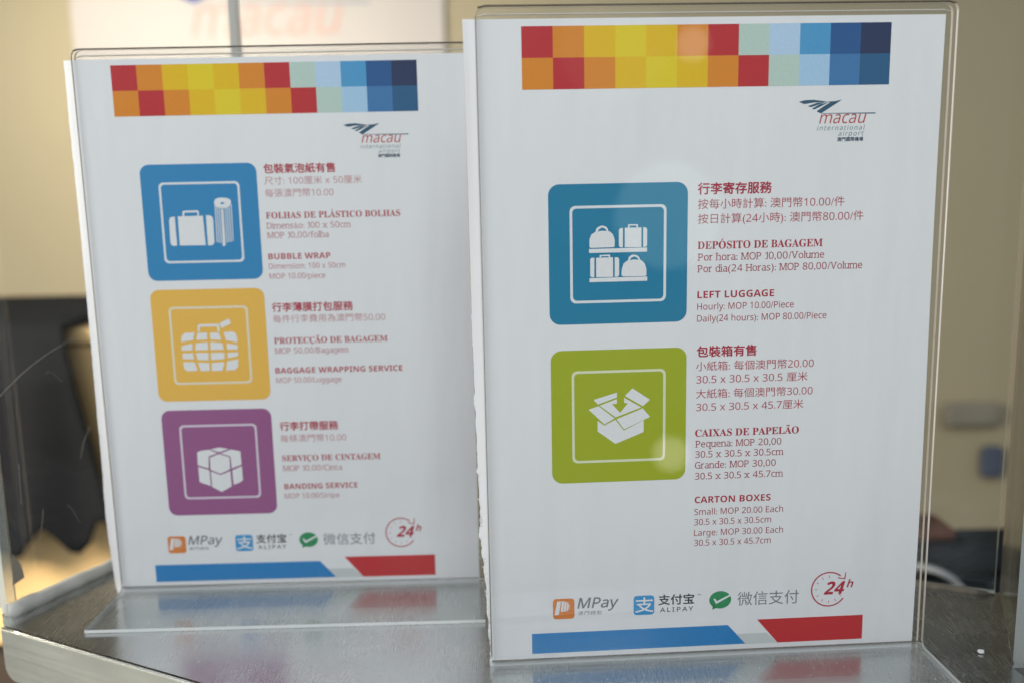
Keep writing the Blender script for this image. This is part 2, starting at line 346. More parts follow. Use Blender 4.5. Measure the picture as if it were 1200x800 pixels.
BUBBLE = [
   [(13.9, 33.3), (14.7, 34.8), (17.1, 35.2), (17.2, 19.3), (15.1, 19.1), (13.9, 19.9), (13.6, 21.8)],
   [(18.8, 35.2), (32.5, 35.3), (32.9, 19.2), (18.7, 19.3)],
   [(34.2, 35.5), (36.4, 35.4), (37.7, 34.5), (38.0, 32.5), (37.8, 20.8), (37.1, 19.4), (35.5, 19.0), (34.1, 19.1)],
   [(21.3, 35.3), (21.5, 37.8), (22.3, 38.2), (29.7, 38.3), (30.4, 37.9), (30.4, 35.4), (29.5, 35.4), (29.5, 37.2), (22.5, 37.1), (22.4, 35.3)],
   [(39.1, 42.4), (39.8, 44.1), (41.6, 44.8), (43.9, 44.9), (46.4, 44.6), (48.1, 43.6), (48.4, 42.0), (47.6, 40.2), (45.4, 39.2), (42.8, 39.0), (40.4, 39.6), (39.3, 40.7)],
   [(39.4, 41.3), (39.9, 41.3), (39.5, 20.7), (39.0, 20.7)],
   [(40.4, 39.8), (40.9, 39.8), (40.6, 20.4), (40.1, 20.4)],
   [(41.5, 39.8), (42.0, 39.8), (41.7, 20.1), (41.2, 20.1)],
   [(42.6, 39.7), (43.1, 39.7), (42.6, 18.6), (42.2, 18.6)],
   [(43.7, 39.7), (44.1, 39.7), (43.8, 18.8), (43.3, 18.8)],
   [(44.8, 39.7), (45.2, 39.7), (45.0, 20.3), (44.5, 20.3)],
   [(45.8, 39.7), (46.3, 39.7), (46.1, 20.6), (45.6, 20.6)],
   [(46.9, 39.7), (47.4, 39.6), (47.2, 20.8), (46.7, 20.8)],
   [(48.1, 41.1), (48.6, 41.1), (48.3, 21.1), (47.9, 21.1)],
   [(42.8, 38.4), (44.1, 38.4), (43.9, 20.2), (43.6, 18.7), (42.5, 18.5)],
]
HOLE = [(42.3, 41.9), (43.1, 42.4), (44.2, 42.4), (44.9, 41.8), (44.1, 41.3), (43.0, 41.3)]
WRAPPED = [
   [(15.2, 33.9), (15.8, 37.3), (17.5, 38.9), (23.1, 39.1), (22.0, 34.8)],
   [(24.8, 38.9), (30.0, 38.8), (29.9, 35.0), (23.6, 34.8)],
   [(31.7, 38.8), (36.5, 38.7), (37.8, 34.4), (31.6, 35.1)],
   [(39.2, 38.8), (43.9, 39.2), (45.9, 38.3), (46.6, 36.1), (46.6, 33.0), (40.3, 34.3)],
   [(15.3, 31.7), (21.5, 33.0), (21.1, 29.2), (15.1, 29.1)],
   [(23.3, 33.1), (30.0, 33.5), (30.0, 29.1), (22.7, 29.1)],
   [(31.5, 33.6), (38.0, 32.9), (38.8, 29.1), (31.4, 29.1)],
   [(40.5, 32.6), (46.5, 31.5), (46.5, 29.0), (40.6, 29.1)],
   [(15.4, 27.5), (21.3, 27.5), (21.7, 24.0), (15.5, 24.2)],
   [(22.8, 27.6), (29.9, 27.5), (29.9, 23.3), (23.7, 23.6)],
   [(31.3, 27.5), (38.9, 27.4), (38.8, 23.8), (31.2, 23.3)],
   [(40.7, 27.3), (46.6, 27.5), (46.4, 25.3), (40.6, 24.1)],
   [(15.3, 22.5), (21.8, 22.4), (23.2, 17.5), (17.6, 17.3), (15.8, 18.6)],
   [(23.7, 22.1), (30.0, 21.7), (30.0, 17.2), (24.8, 17.3)],
   [(31.3, 21.7), (38.5, 22.0), (37.2, 17.2), (31.1, 17.2)],
   [(40.3, 22.5), (46.4, 23.6), (46.0, 19.2), (44.2, 17.4), (39.0, 17.2)],
   [(24.9, 39.5), (25.2, 42.9), (25.9, 43.6), (36.2, 43.7), (37.0, 43.2), (37.2, 39.2), (36.1, 39.2), (35.8, 42.3), (26.3, 42.2), (26.1, 39.4)],
   [(37.2, 43.9), (42.7, 46.5), (43.8, 43.7), (38.3, 41.3)],
]
BANDED = [
   [(18.8, 37.6), (21.0, 38.4), (25.4, 38.9), (30.3, 36.7), (25.1, 35.0), (24.6, 27.8), (18.5, 29.9)],
   [(26.3, 39.0), (31.4, 40.1), (36.7, 39.1), (31.3, 37.3)],
   [(32.0, 36.5), (38.0, 38.7), (41.9, 37.9), (43.5, 37.2), (43.5, 29.6), (37.8, 27.5), (37.5, 34.7)],
   [(25.8, 34.2), (31.2, 36.2), (36.9, 34.1), (36.8, 27.1), (31.1, 24.4), (25.6, 27.0)],
   [(18.7, 28.9), (24.9, 26.7), (25.1, 17.3), (20.5, 19.1), (18.8, 19.9)],
   [(25.7, 26.1), (31.1, 23.6), (36.9, 26.0), (37.0, 16.8), (31.1, 13.6), (25.8, 16.7)],
   [(38.0, 26.3), (43.6, 28.7), (43.7, 20.3), (41.5, 18.8), (38.2, 17.7)],
]
LOGO = [
   [(36.8, 263.7), (39.8, 264.4), (43.4, 264.5), (46.5, 264.1), (50.2, 263.5), (47.6, 263.4), (43.5, 263.3), (39.3, 262.7)],
   [(40.9, 261.8), (45.0, 263.1), (48.9, 263.4), (47.1, 262.8), (42.4, 261.3)],
   [(42.8, 260.6), (46.1, 262.4), (50.4, 263.4), (48.7, 262.5), (44.1, 260.3)],
   [(45.0, 259.5), (48.7, 261.9), (51.0, 263.2), (49.8, 263.6), (53.3, 263.8), (56.5, 264.4), (53.8, 262.7), (47.0, 258.5)],
   [(47.2, 258.6), (72.0, 258.6), (72.0, 258.1), (47.3, 258.4)],
]
FOOT_A = [
   [(-77.2, 34.3), (-66.8, 34.0), (-66.5, 23.7), (-77.2, 23.4)],
   [(-74.3, 32.0), (-72.4, 32.0), (-73.6, 25.1), (-75.7, 25.0)],
   [(-72.0, 32.0), (-70.9, 31.9), (-71.6, 26.7), (-72.7, 26.7)],
   [(-70.6, 31.9), (-69.7, 31.6), (-70.3, 26.7), (-71.3, 26.7)],
   [(-69.4, 31.6), (-68.8, 30.8), (-69.2, 27.1), (-70.0, 26.8)],
   [(-68.7, 30.6), (-68.3, 29.5), (-68.6, 27.9), (-68.9, 27.4)],
   [(-37.2, 33.7), (-26.8, 33.6), (-26.6, 23.9), (-37.4, 23.7)],
   [(1.8, 30.0), (3.0, 29.8), (3.6, 28.6), (10.6, 32.1), (10.4, 31.0), (3.3, 27.2)],
   [(1.4, 26.2), (1.8, 23.9), (3.9, 25.0)],
]
BARS = [
   [(-85.7, 16.8), (11.2, 16.5), (20.3, 6.7), (-85.9, 5.7)],
   [(16.4, 12.3), (29.7, 12.5), (35.3, 6.4), (20.4, 6.5)],
   [(24.8, 18.9), (78.0, 19.4), (78.0, 6.3), (35.7, 6.4)],
]
# ------------------------------------------------------------------ notices
BAND = [['red', 'orange', 'yellow', 'lemon', 'yellow', 'orange', 'red', 'sage', 'sky', 'azure', 'cobalt', 'navy'],
        ['orange', 'red', 'orange', 'yellow', 'lemon', 'yellow', 'orange', 'red', 'sage', 'pale_blue', 'denim', 'slate']]
BCOL = {'red': (.52, .025, .03), 'orange': (.74, .25, .018), 'yellow': (.80, .50, .006), 'lemon': (.80, .61, .015), 'sage': (.50, .64, .57), 'sky': (.47, .64, .82),
        'azure': (.08, .33, .60), 'cobalt': (.02, .10, .28), 'navy': (.018, .035, .10), 'pale_blue': (.40, .60, .80), 'denim': (.05, .19, .42), 'slate': (.02, .11, .24)}
def sheet_edge(kind, z):
    P = {'A': [(0, -107.6), (5, -107.2), (46, -108.6), (66, -109.8), (95, -110.3), (122, -111.1), (170, -111.6), (237, -111.7), (301, -112.2)],
         'B': [(0, -109.6), (5, -110.3), (30, -111.6), (46, -112.2), (80, -111.5), (139, -111.7), (197, -111.8), (265, -112.4), (301, -112.3)]}[kind]
    for (a, b), (c, d) in zip(P, P[1:]):
        if z <= c: return b+(d-b)*(z-a)/(c-a)
    return P[-1][1]
def make_notice(kind, name, loc, rz):
    rnd = random.Random(5 if kind == 'A' else 9)
    # the sheet: a 0.3 mm thick grid whose left margin sticks out of the holder, curls and is torn towards the foot
    n = empty(name, loc, rz)
    rows = 150; vs, fs = [], []
    cols = [0, .12, .3, .55, .8, 1]
    H = 300.5
    jag = 0
    for side in (0, 1):
        for r in range(rows+1):
            z = H*r/rows; e = sheet_edge(kind, z)
            lim = 172 if kind == 'A' else 120
            jag = .6*jag+rnd.uniform(-.38, .38)*(.3 if kind == 'B' else 1 if z < lim*.6 else .45 if z < lim else .04)
            if kind == 'A' and side == 0 and z < lim and rnd.random() < .06: jag -= .8
            if side == 0: JJ = jag; STORE.setdefault((kind, r), jag)
            jg = STORE[(kind, r)]
            for c in cols:
                u = e+jg*(1-c)+(-104-e)*c
                curl = (1-c)**2*(1.3*math.sin(z*.013+1.1)-.2)*(-1.2 if kind == 'B' else .8)
                vs.append((u*MM, (curl+(.3 if side else 0))*MM, z*MM))
            vs.append((102.2*MM+.0004*math.sin(z*.02), (.3 if side else 0)*MM, z*MM))
    nc = len(cols)+1; off = (rows+1)*nc
    for r in range(rows):
        for c in range(nc-1):
            a = r*nc+c; fs.append((a, a+1, a+nc+1, a+nc)); b = a+off; fs.append((b, b+nc, b+nc+1, b+1))
        a = r*nc; fs.append((a, a+nc, a+nc+off, a+off)); a = r*nc+nc-1; fs.append((a, a+off, a+nc+off, a+nc))
    for c in range(nc-1):
        a = c; fs.append((a, a+off, a+off+1, a+1)); a = rows*nc+c; fs.append((a, a+1, a+off+1, a+off))
    sh = link('paper_sheet', vs, fs, PAPER, n)
    # a second sheet behind with its own torn margin
    if kind == 'A':
        vs, fs = [], []; j = 0
        for r in range(121):
            z = 176*r/120; e = sheet_edge(kind, z); j = .5*j+rnd.uniform(-.6, .6)
            vs += [((e+.3+j)*MM, .55*MM, z*MM), ((e+4)*MM, .5*MM, z*MM), ((e+.7+j)*MM, .85*MM, z*MM)]
            if r: a = 3*(r-1); fs += [(a, a+1, a+4, a+3), (a+2, a, a+3, a+5)]
        link('torn_backing_edge', vs, fs, TORN, n, smooth=False)
        fl = []; ff = []
        for k in range(70):    # loose paper fibres standing off the torn edge
            z = rnd.uniform(1, 120); e = sheet_edge(kind, z)+STORE[(kind, min(150, int(z/2)))]; a = rnd.uniform(2.2, 4.2); l = rnd.uniform(.4, 1.3)
            b = len(fl); fl += [(e*MM, .0001, z*MM), ((e+.3)*MM, -.0001, (z+.5)*MM), ((e+math.cos(a)*l)*MM, rnd.uniform(-.5, .3)*MM, (z+math.sin(a)*l)*MM)]; ff.append((b, b+1, b+2))
        o = link('paper_fibre', fl, ff, TORN, n); o['kind'] = 'stuff'
    # colour band
    x0, x1 = (-86.8, 77.6) if kind == 'A' else (-87.1, 76.3); zt, zm, zb = 297.4, 284.1, 270.7; w_ = (x1-x0)/12
    for r in range(2):
        for c in range(12):
            a, b = (zm, zt) if r == 0 else (zb, zm)
            flat('colour_square', [[(x0+c*w_, a), (x0+(c+1)*w_, a), (x0+(c+1)*w_, b), (x0+c*w_, b)]], ink(BAND[r][c], BCOL[BAND[r][c]]), n)
    # airport logo
    du, dz = (0, 0) if kind == 'A' else (-1.4, .3)
    sl = ink('logo_slate', (.03, .10, .16) if kind == 'A' else (.03, .06, .16))
    sh_ = lambda pls, du=du, dz=dz: [[(u+du, z+dz) for u, z in p] for p in pls]
    flat('logo_wing', sh_(LOGO[:4]), sl, n, label='slate blue striped wing emblem'); flat('logo_rule', sh_(LOGO[4:]), sl, n)
    letter('logo_name', 'macau', 46.3+du, 254.1+dz, 7.4, 21.6, ink('logo_red', (.50, .08, .08)), n, shear=.25, face='sans')
    tg = ink('logo_teal', (.12, .22, .26))
    letter('logo_line', 'international', 45.5+du, 251.1+dz, 2.9, 21.9, tg, n, shear=.2, space=1.25, face='sans')
    letter('logo_line', 'airport', 55.4+du, 248.6+dz, 2.9, 11.6, tg, n, shear=.2, space=1.25, face='sans')
    letter('logo_line', '澳門國際機場', 54.9+du, 246.3+dz, 2.0, 11.9, ink('logo_deep', (.02, .06, .11)), n, off=.02)
    # service tiles
    W = (.80, .80, .80)
    if kind == 'A': tiles = [((.006, .205, .36), (-76.1, 166.3), (LUGGAGE,), (.76, .78, .80), 'blue tile of luggage on two shelves'), ((.37, .43, .010), (-75.9, 91.0), (CARTON,), (.74, .76, .52), 'green tile of an open carton')]
    else: tiles = [((.028, .24, .50), (-76.3, 181.7), (BUBBLE,), (.76, .78, .80), 'blue tile of a suitcase and wrap roll'), ((.85, .49, .08), (-76.4, 113.4), (WRAPPED,), (.82, .74, .56), 'orange tile of a wrapped suitcase'), ((.32, .10, .25), (-75.9, 45.9), (BANDED,), (.72, .62, .72), 'purple tile of a banded box')]
    for i, (col, (tu, tz), (pic,), fc, lab) in enumerate(tiles):
        sz = 63.3 if (kind, i) != ('B', 2) else 62.3
        t = flat('service_tile', [rrect(tu, tz, tu+sz, tz+sz, 5)], ink('tile_%s_%d' % (kind, i), col), n, 1, lab)
        f0, f1 = 9.6, 9.6+44
        ring('tile_frame', rrect(tu+f0, tz+f0, tu+f1, tz+f1, 2.6), rrect(tu+f0+1.2, tz+f0+1.2, tu+f1-1.2, tz+f1-1.2, 1.9), ink('tile_frame_%s_%d' % (kind, i), fc), t, 2)
        flat('pictogram', [[(a+tu, b+tz) for a, b in p] for p in pic], ink('pictogram', (.80, .80, .80)), t, 2)
        if pic is BUBBLE: flat('roll_core', [[(a+tu, b+tz) for a, b in HOLE]], ink('tile_B_0', col), t, 3)
    # lettering
    for st, s, u, wd, z in (RIGHT_TEXT if kind == 'A' else LEFT_TEXT):
        em, off, ik, lab = STY[st]
        mat = {'red_dark': RED_D, 'red_mid': RED_M, 'red_light': RED_L}[ik]
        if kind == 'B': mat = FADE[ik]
        letter('text_line', s, u, z, em, wd, mat, n, off=off, serif=st == 'ls', face={'hs': 'serif_bold', 'ha': 'bold', 'la': 'sans', 'lc': 'sans', 'hc': 'sans'}.get(st), label='%s reading %s' % (lab, s))
    # payment marks
    du = 0 if kind == 'A' else -1.9
    P = lambda pls: [[(u+du, z) for u, z in p] for p in pls]
    t = flat('payment_tile', P([rrect(-76.4, 22.9, -66.0, 33.3, 1.6)]), ink('mpay_orange', (.72, .22, .035)), n, label='orange wallet tile with a white P')
    flat('payment_mark', P(FOOT_A[1:6]), ink('pictogram', (.8, .8, .8)), t, 2)
    gr = ink('grey_text', (.19, .20, .22))
    letter('payment_name', 'MPay', -64.5+du, 28.0, 7.3, 19.9, gr, n, shear=.2, off=.014, face='sans')
    letter('payment_name', '澳門錢包', -64.4+du, 24.7, 2.2, 11.6, gr, n, shear=.15, space=1.2)
    t = flat('payment_tile', P([rrect(-37.2, 23.2, -27.1, 33.1, 1.6)]), ink('alipay_blue', (.03, .30, .62)), n, label='blue tile with a white character')
    letter('payment_mark', '支', -36.4+du, 25.2, 8.2, 8.9, ink('pictogram', (.8, .8, .8)), t, 2, off=.012)
    bk = ink('black_text', (.02, .022, .028))
    letter('payment_name', '支付宝', -25.0+du, 28.3, 5.7, 17.4, bk, n, off=.020)
    letter('payment_name', 'ALIPAY', -24.2+du, 24.2, 3.2, 16.2, bk, n, space=1.4, face='sans', off=.01)
    letter('payment_name', '™', -5.9+du, 31.6, 1.5, 1.6, bk, n)
    el = [(5.3+5.4*math.cos(a)+du, 29.2+4.5*math.sin(a)) for a in [2*math.pi*k/40 for k in range(40)]]
    t = flat('payment_tile', [el]+P([[(1.6, 26.6), (1.5, 24.2), (4.2, 25.4)]]), ink('wechat_green', (.015, .26, .09)), n, label='green speech bubble with a white tick')
    flat('payment_mark', P([FOOT_A[7]]), ink('pictogram', (.8, .8, .8)), t, 2)
    letter('payment_name', '微信支付', 13.8+du, 26.3, 7.7, 30.4, gr, n)
    # 24 hour clock
    rd = ink('clock_red', (.45, .015, .045)); cx, cz, r0 = 59.2+du, 32.2, 8.7
    A0, A1 = math.radians(50), math.radians(326); k = 48
    arc = [[(cx+r*math.cos(A0+(A1-A0)*i/k), cz+r*math.sin(A0+(A1-A0)*i/k)) for r in (r0-.35, r0+.3)] for i in range(k+1)]
    vs = [(u*MM, prt(1), z*MM) for pr in arc for u, z in pr]
    cl = link('clock_ring', vs, [(2*i, 2*i+1, 2*i+3, 2*i+2) for i in range(k)], rd, n)
    ah = [[(67.1, 40.7), (67.5, 40.6), (67.1, 37.0), (63.4, 37.7), (63.5, 38.2), (66.6, 37.6)]]
    flat('clock_arrow', P(ah), rd, cl)
    tk = []
    for i in range(1, 11):
        a = math.radians(60+30*i-15*0)
        if math.degrees(a) > 330: continue
        c, s_ = math.cos(a), math.sin(a); q = .14
        tk.append([(cx+5.9*c-q*s_, cz+5.9*s_+q*c), (cx+5.9*c+q*s_, cz+5.9*s_-q*c), (cx+7.1*c+q*s_, cz+7.1*s_-q*c), (cx+7.1*c-q*s_, cz+7.1*s_+q*c)])
    flat('clock_tick', tk, rd, cl)
    letter('clock_text', '24', 56.7+du, 29.6, 9.0, 10.4, rd, n, off=.01, shear=.3, face='bold')
    letter('clock_text', 'h', 67.8+du, 32.8, 5.4, 3.5, rd, n, shear=.3, face='bold')
    # bars at the foot
    flat('foot_bar', [[(-86.8, 15.9), (9.3, 15.9), (18.4, 5.7), (-86.8, 5.5)]], ink('bar_blue', (.012, .21, .52)), n, label='blue slanted bar along the foot')
    flat('foot_bar', [[(13.5, 11.0), (28.6, 11.0), (34.3, 5.5), (18.4, 5.5)]], ink('bar_grey', (.60, .63, .62)), n, label='pale grey bar between the blue and red')
    flat('foot_bar', [[(23.8, 18.1), (76.7, 18.1), (76.7, 5.5), (34.3, 5.5)]], ink('bar_red', (.55, .02, .025)), n, label='red slanted bar along the foot')
    return n
STORE = {}

FOOT_EDGE = edge_mat('foot_edge', (.86, .88, .86), .9)
RIM_D = simple('refraction_dark', (.10, .085, .06), .15); RIM_L = simple('refraction_pale', (.80, .72, .62), .1); RIM_D2 = simple('refraction_grey', (.33, .33, .32), .2)  # dark, pale and grey colours stand in for refraction along acrylic edges
def make_holder(name, loc, rz, depth):
    n = empty(name, loc, rz); W = .1065; H = .3057
    def plate(pn, y0, y1, z0, z1):
        # rounded top corners
        pr = [(-W, z0)]+[(-W+.004-.004*math.cos(a), z1-.004+.004*math.sin(a)) for a in [math.pi/2*k/5 for k in range(6)]]
        pr += [(W-.004+.004*math.sin(a), z1-.004+.004*math.cos(a)) for a in [math.pi/2*k/5 for k in range(6)]]+[(W, z0)]
        m = len(pr); vs = [(x, y0, z) for x, z in pr]+[(x, y1, z) for x, z in pr]
        fs = [tuple(range(m))[::-1], tuple(m+i for i in range(m))]+[(i, (i+1) % m, m+(i+1) % m, m+i) for i in range(m)]
        me = link(pn, vs, fs, None, n, [ACR, ACR_EDGE], [0, 0]+[1]*m)
        bm = bmesh.new(); bm.from_mesh(me.data); bmesh.ops.recalc_face_normals(bm, faces=bm.faces[:]); bm.to_mesh(me.data); bm.free()
        return me
    plate('front_panel', -.0026, -.0008, .0035, H)
    plate('back_panel', .0020, .0038, .0002, H)
    tube('rim_refraction_line', [(-W+.001, -.0017, H-.0008), (-W+.004, -.0017, H), (0, -.0017, H), (W-.004, -.0017, H), (W-.001, -.0017, H-.0008)], .00045, RIM_D, n, 6)  # added line tubes: edge refraction and highlights painted as dark and pale lines
    tube('rim_refraction_line', [(-W+.001, .0029, H-.0035), (-W+.004, .0029, H-.0028), (0, .0029, H-.0028), (W-.004, .0029, H-.0028), (W-.001, .0029, H-.0035)], .0004, RIM_L, n, 6)
    tube('rim_refraction_line', [(W, -.0017, H-.004), (W, -.0017, .1), (W, -.0017, .006)], .0004, RIM_L, n, 6)
    tube('rim_refraction_line', [(-W, -.0017, H-.004), (-W, -.0017, .1), (-W, -.0017, .006)], .00028, RIM_D2, n, 6)
    # foot with a rolled bend up into the front panel
    prof = [(-.0026, .0035)]; R0 = .0
    top = []; bot = []
    cy, cz, r_in, r_out = -.0052, .0052, .0026, .0044
    for k in range(6):
        a = math.pi/2*k/5
        bot.append((cy+r_out*math.cos(a), cz-r_out*math.sin(a)-.0006))
        top.append((cy+r_in*math.cos(a), cz-r_in*math.sin(a)-.0006))
    bot = [(-.0008, .0035)]+bot[1:]; top = [(-.0026, .0035)]+top[1:]
    bot.append((-depth, bot[-1][1])); top.append((-depth, top[-1][1]))
    vs = []; m = len(top)
    for x in (-W, W):
        vs += [(x, y, z) for y, z in top]; vs += [(x, y, z) for y, z in bot]
    fs, mi = [], []
    for i in range(m-1):
        fs.append((i, i+1, 2*m+i+1, 2*m+i)); mi.append(0)
        fs.append((m+i, 3*m+i, 3*m+i+1, m+i+1)); mi.append(0)
        fs.append((i, m+i, m+i+1, i+1)); mi.append(1); fs.append((2*m+i, 2*m+i+1, 3*m+i+1, 3*m+i)); mi.append(1)
    fs.append((m-1, 2*m-1, 4*m-1, 3*m-1)); mi.append(1)
    o = link('foot', vs, fs, None, n, [ACR_FOOT, FOOT_EDGE], mi)
    bm = bmesh.new(); bm.from_mesh(o.data); bmesh.ops.recalc_face_normals(bm, faces=bm.faces[:])
    up = [f for f in bm.faces if f.material_index == 0 and abs(f.normal.z) > .9 and f.calc_center_median().z > .0015]
    if up and up[0].normal.z < 0: bmesh.ops.reverse_faces(bm, faces=bm.faces[:])
    bm.to_mesh(o.data); bm.free()
    return n

# ------------------------------------------------------------------ setting: floor, rear wall
FLOORM = simple('dark_floor', (.045, .038, .03), .5, var=.3, scale=3)
hf = link('hall_floor', [(-6, -4, -1.02), (6, -4, -1.02), (6, .46, -1.02), (-6, .46, -1.02)], [(0, 1, 2, 3)], simple('pale_floor', (.66, .65, .56), .45, var=.08, scale=2)); tag(hf, kind='structure')
fl = link('floor', [(-6, .46, -1.02), (6, .46, -1.02), (6, 2.6, -1.02), (-6, 2.6, -1.02)], [(0, 1, 2, 3)], FLOORM); tag(fl, kind='structure')
WALLM = simple('beige_wall', (.50, .425, .28), .75, var=.04, scale=3, bump=.1, bscale=60)
wl = box('wall', -3.5, 3.5, 2.6, 2.72, -1.02, 2.3, WALLM); tag(wl, kind='structure')
hd = box('unseen_header', -3.5, 3.5, 2.38, 2.598, .90, 2.3, simple('dark_header', (.018, .016, .011), .8, var=.15, scale=4)); tag(hd, kind='structure')  # unseen dark header, added so the counter has something dark to mirror
# counter top with folded front flange
CP = [(-.2790, .4650), (-.149, .401), (.0, .3275), (.60, .3275), (.60, .40), (.2415, .402), (.2725, .4790), (-.190, .678), (-.288, .479)]
vs = [(x, y, 0) for x, y in CP]+[(x, y, -.004) for x, y in CP]; m = len(CP)
ct = empty('steel_counter', (0, 0, 0))
link('counter_top', vs, [tuple(range(m)), tuple(m+i for i in range(m))[::-1]]+[(i, m+i, m+(i+1) % m, (i+1) % m) for i in range(m)], STEEL, ct)
tag(ct, 'brushed stainless steel counter top with a chamfered front corner under both holders', 'counter')
# flange: rounded lower left corner, bright rolled upper edge
a = Vector((-.2792, .4640, 0)); b = Vector((.004, .3248, 0)); d = (b-a).normalized(); nrm = Vector((d.y, -d.x, 0)); Ln = (b-a).length; Hf = .030
out = [(0, -.0012), (0, -Hf+.008)]+[(.008-.008*math.cos(t), -Hf+.008-.008*math.sin(t)) for t in [math.pi/2*k/6 for k in range(1, 7)]]+[(Ln, -Hf), (Ln, -.0012)]
vs = [a+d*s+nrm*.0014+Vector((0, 0, z)) for s, z in out]+[a+d*s+nrm*.0002+Vector((0, 0, z)) for s, z in out]; m = len(out)
link('front_flange', vs, [tuple(range(m)), tuple(m+i for i in range(m))[::-1]]+[(i, m+i, m+(i+1) % m, (i+1) % m) for i in range(m)], STEEL_F, ct)
tube('rolled_edge', [a+d*(Ln*k/20)+nrm*.0006+Vector((0, 0, -.0008)) for k in range(21)], .0007, simple('polished_edge', (.9, .9, .86), .22, 1), ct, 8)
# counter body below
box('counter_body', -.16, .20, .44, .50, -1.02, -.035, simple('counter_body', (.05, .045, .04), .6), ct)

# ------------------------------------------------------------------ glass screens round the counter, each with its bead
def screen(name, a, b, label, th=.005, z0=.001, z1=.62, mat=GLASS, em=GLASS_EDGE):
    n = empty(name, (a[0], a[1], 0))
    p = pane('glass_pane', (0, 0), (b[0]-a[0], b[1]-a[1]), z0, z1, th, mat, em, n); tag(n, label, 'glass screen'); return n
OLIVE = edge_mat('olive_pane', (.17, .145, .085), .8)
PL0, PC, PR0, PR1 = (-.2857, .4777), (-.1935, .6722), (.2665, .4790), (.2345, .4045)
s1 = screen('glass_screen', PL0, PC, 'scratched glass pane standing left of the rear holder, white bead along its base')
s2 = screen('glass_screen', (PC[0]+.006, PC[1]-.003), PR0, 'long glass pane standing behind both sign holders')
s3 = screen('glass_screen', (.2705, .4760), (.2385, .4035), 'narrow olive tinted pane edge-on at right of the front holder', mat=OLIVE)
s4 = screen('glass_screen', (-.287, .492), (-.46, .425), 'greyish pane at the far left ending beside the counter corner', mat=PANE2, z0=.0)
s5 = screen('glass_screen', (.2365, .4000), (.245, .30), 'pale pane with bright edge at the far right over a blue object', mat=PANE2, z0=.0)
BEAD2 = simple('mottled_bead', (.20, .18, .15), .7, var=.4, scale=120, bump=.6, bscale=150)  # darker and browner than the other beads, mottled
def bead(a, b, r, parent, k=40, off=(0, 0), mat=SILI):
    rnd = random.Random(3); pts, rr = [], []
    o = parent.location
    for i in range(k+1):
        t = i/k; pts.append((a[0]+(b[0]-a[0])*t-o.x+off[0]+rnd.uniform(-1, 1)*r*.12, a[1]+(b[1]-a[1])*t-o.y+off[1]+rnd.uniform(-1, 1)*r*.12, r*.2))
        rr.append(r*(1+.05*math.sin(i*.9)+.06*math.sin(i*.37+1)+rnd.uniform(-.04, .05))*(1 if i < k else .7))
    return tube('silicone_bead', pts, rr, mat, parent, 12)
bead((-.2845, .4770), (-.1935, .6690), .0050, s1, off=(.002, -.0005))
bead((-.19, .6690), (.262, .4775), .0024, s2, 60, mat=BEAD2)
bead((.2685, .4740), (.2375, .4050), .0010, s3, 20)
# joint profile where the two panes meet
jt = box('joint_strip', -.0028, .0028, -.004, .004, .002, .62, simple('joint_strip', (.62, .60, .55), .5), s1); jt.location = (PC[0]-PL0[0]+.002, PC[1]-PL0[1]-.002, 0); jt.rotation_euler = (0, 0, .3)
# long curved scratch and marks on the left pane
def on_left(t, z, o=.0032):
    d = (Vector((*PC, 0))-Vector((*PL0, 0))); nn = Vector((d.y, -d.x, 0)).normalized(); return d*t+nn*o+Vector((0, 0, z))
SCR = simple('scratch', (.30, .29, .27), .6)
tube('scratch', [on_left(.0+.30*k/14, .116+.034*(k/14)+.004*math.sin(k*.25)) for k in range(15)], .00016, SCR, s1, 5)
for k, (t0, z0_, t1, z1_) in enumerate([(.10, .02, .13, .055), (.2, .05, .24, .038), (.26, .075, .30, .095), (.07, .06, .075, .085), (.33, .045, .36, .03), (.18, .13, .23, .125)]):
    tube('scratch', [on_left(t0+(t1-t0)*i/5, z0_+(z1_-z0_)*i/5+.002*math.sin(i)) for i in range(6)], .00008, SCR, s1, 5)
tp = [on_left(.02, .016), on_left(.055, .018), on_left(.05, .026), on_left(.03, .034)]
link('tape_scrap', tp, [(0, 1, 2, 3)], simple('tape_scrap', (.33, .30, .25), .6), s1)

# ------------------------------------------------------------------ holders and notices
LOC_A, RA = (.0934, .4169, 0), .0521
LOC_B, RB = (-.1244, .5066, 0), .0136
h = make_holder('sign_holder', LOC_A, RA, .052); tag(h, 'clear acrylic upright holder nearest the camera, around the luggage storage notice', 'sign holder', 'acrylic sign holders on the counter')
h = make_holder('sign_holder', LOC_B, RB, .0516); tag(h, 'clear acrylic upright holder at the back, left, around the three-icon notice', 'sign holder', 'acrylic sign holders on the counter')
n1 = make_notice('A', 'price_notice', LOC_A, RA); tag(n1, 'sharp white price notice with blue luggage tile and green carton tile, torn left edge', 'notice', 'price notices in the holders')
n2 = make_notice('B', 'price_notice', LOC_B, RB); tag(n2, 'slightly blurred white price notice with blue, orange and purple tiles', 'notice', 'price notices in the holders')

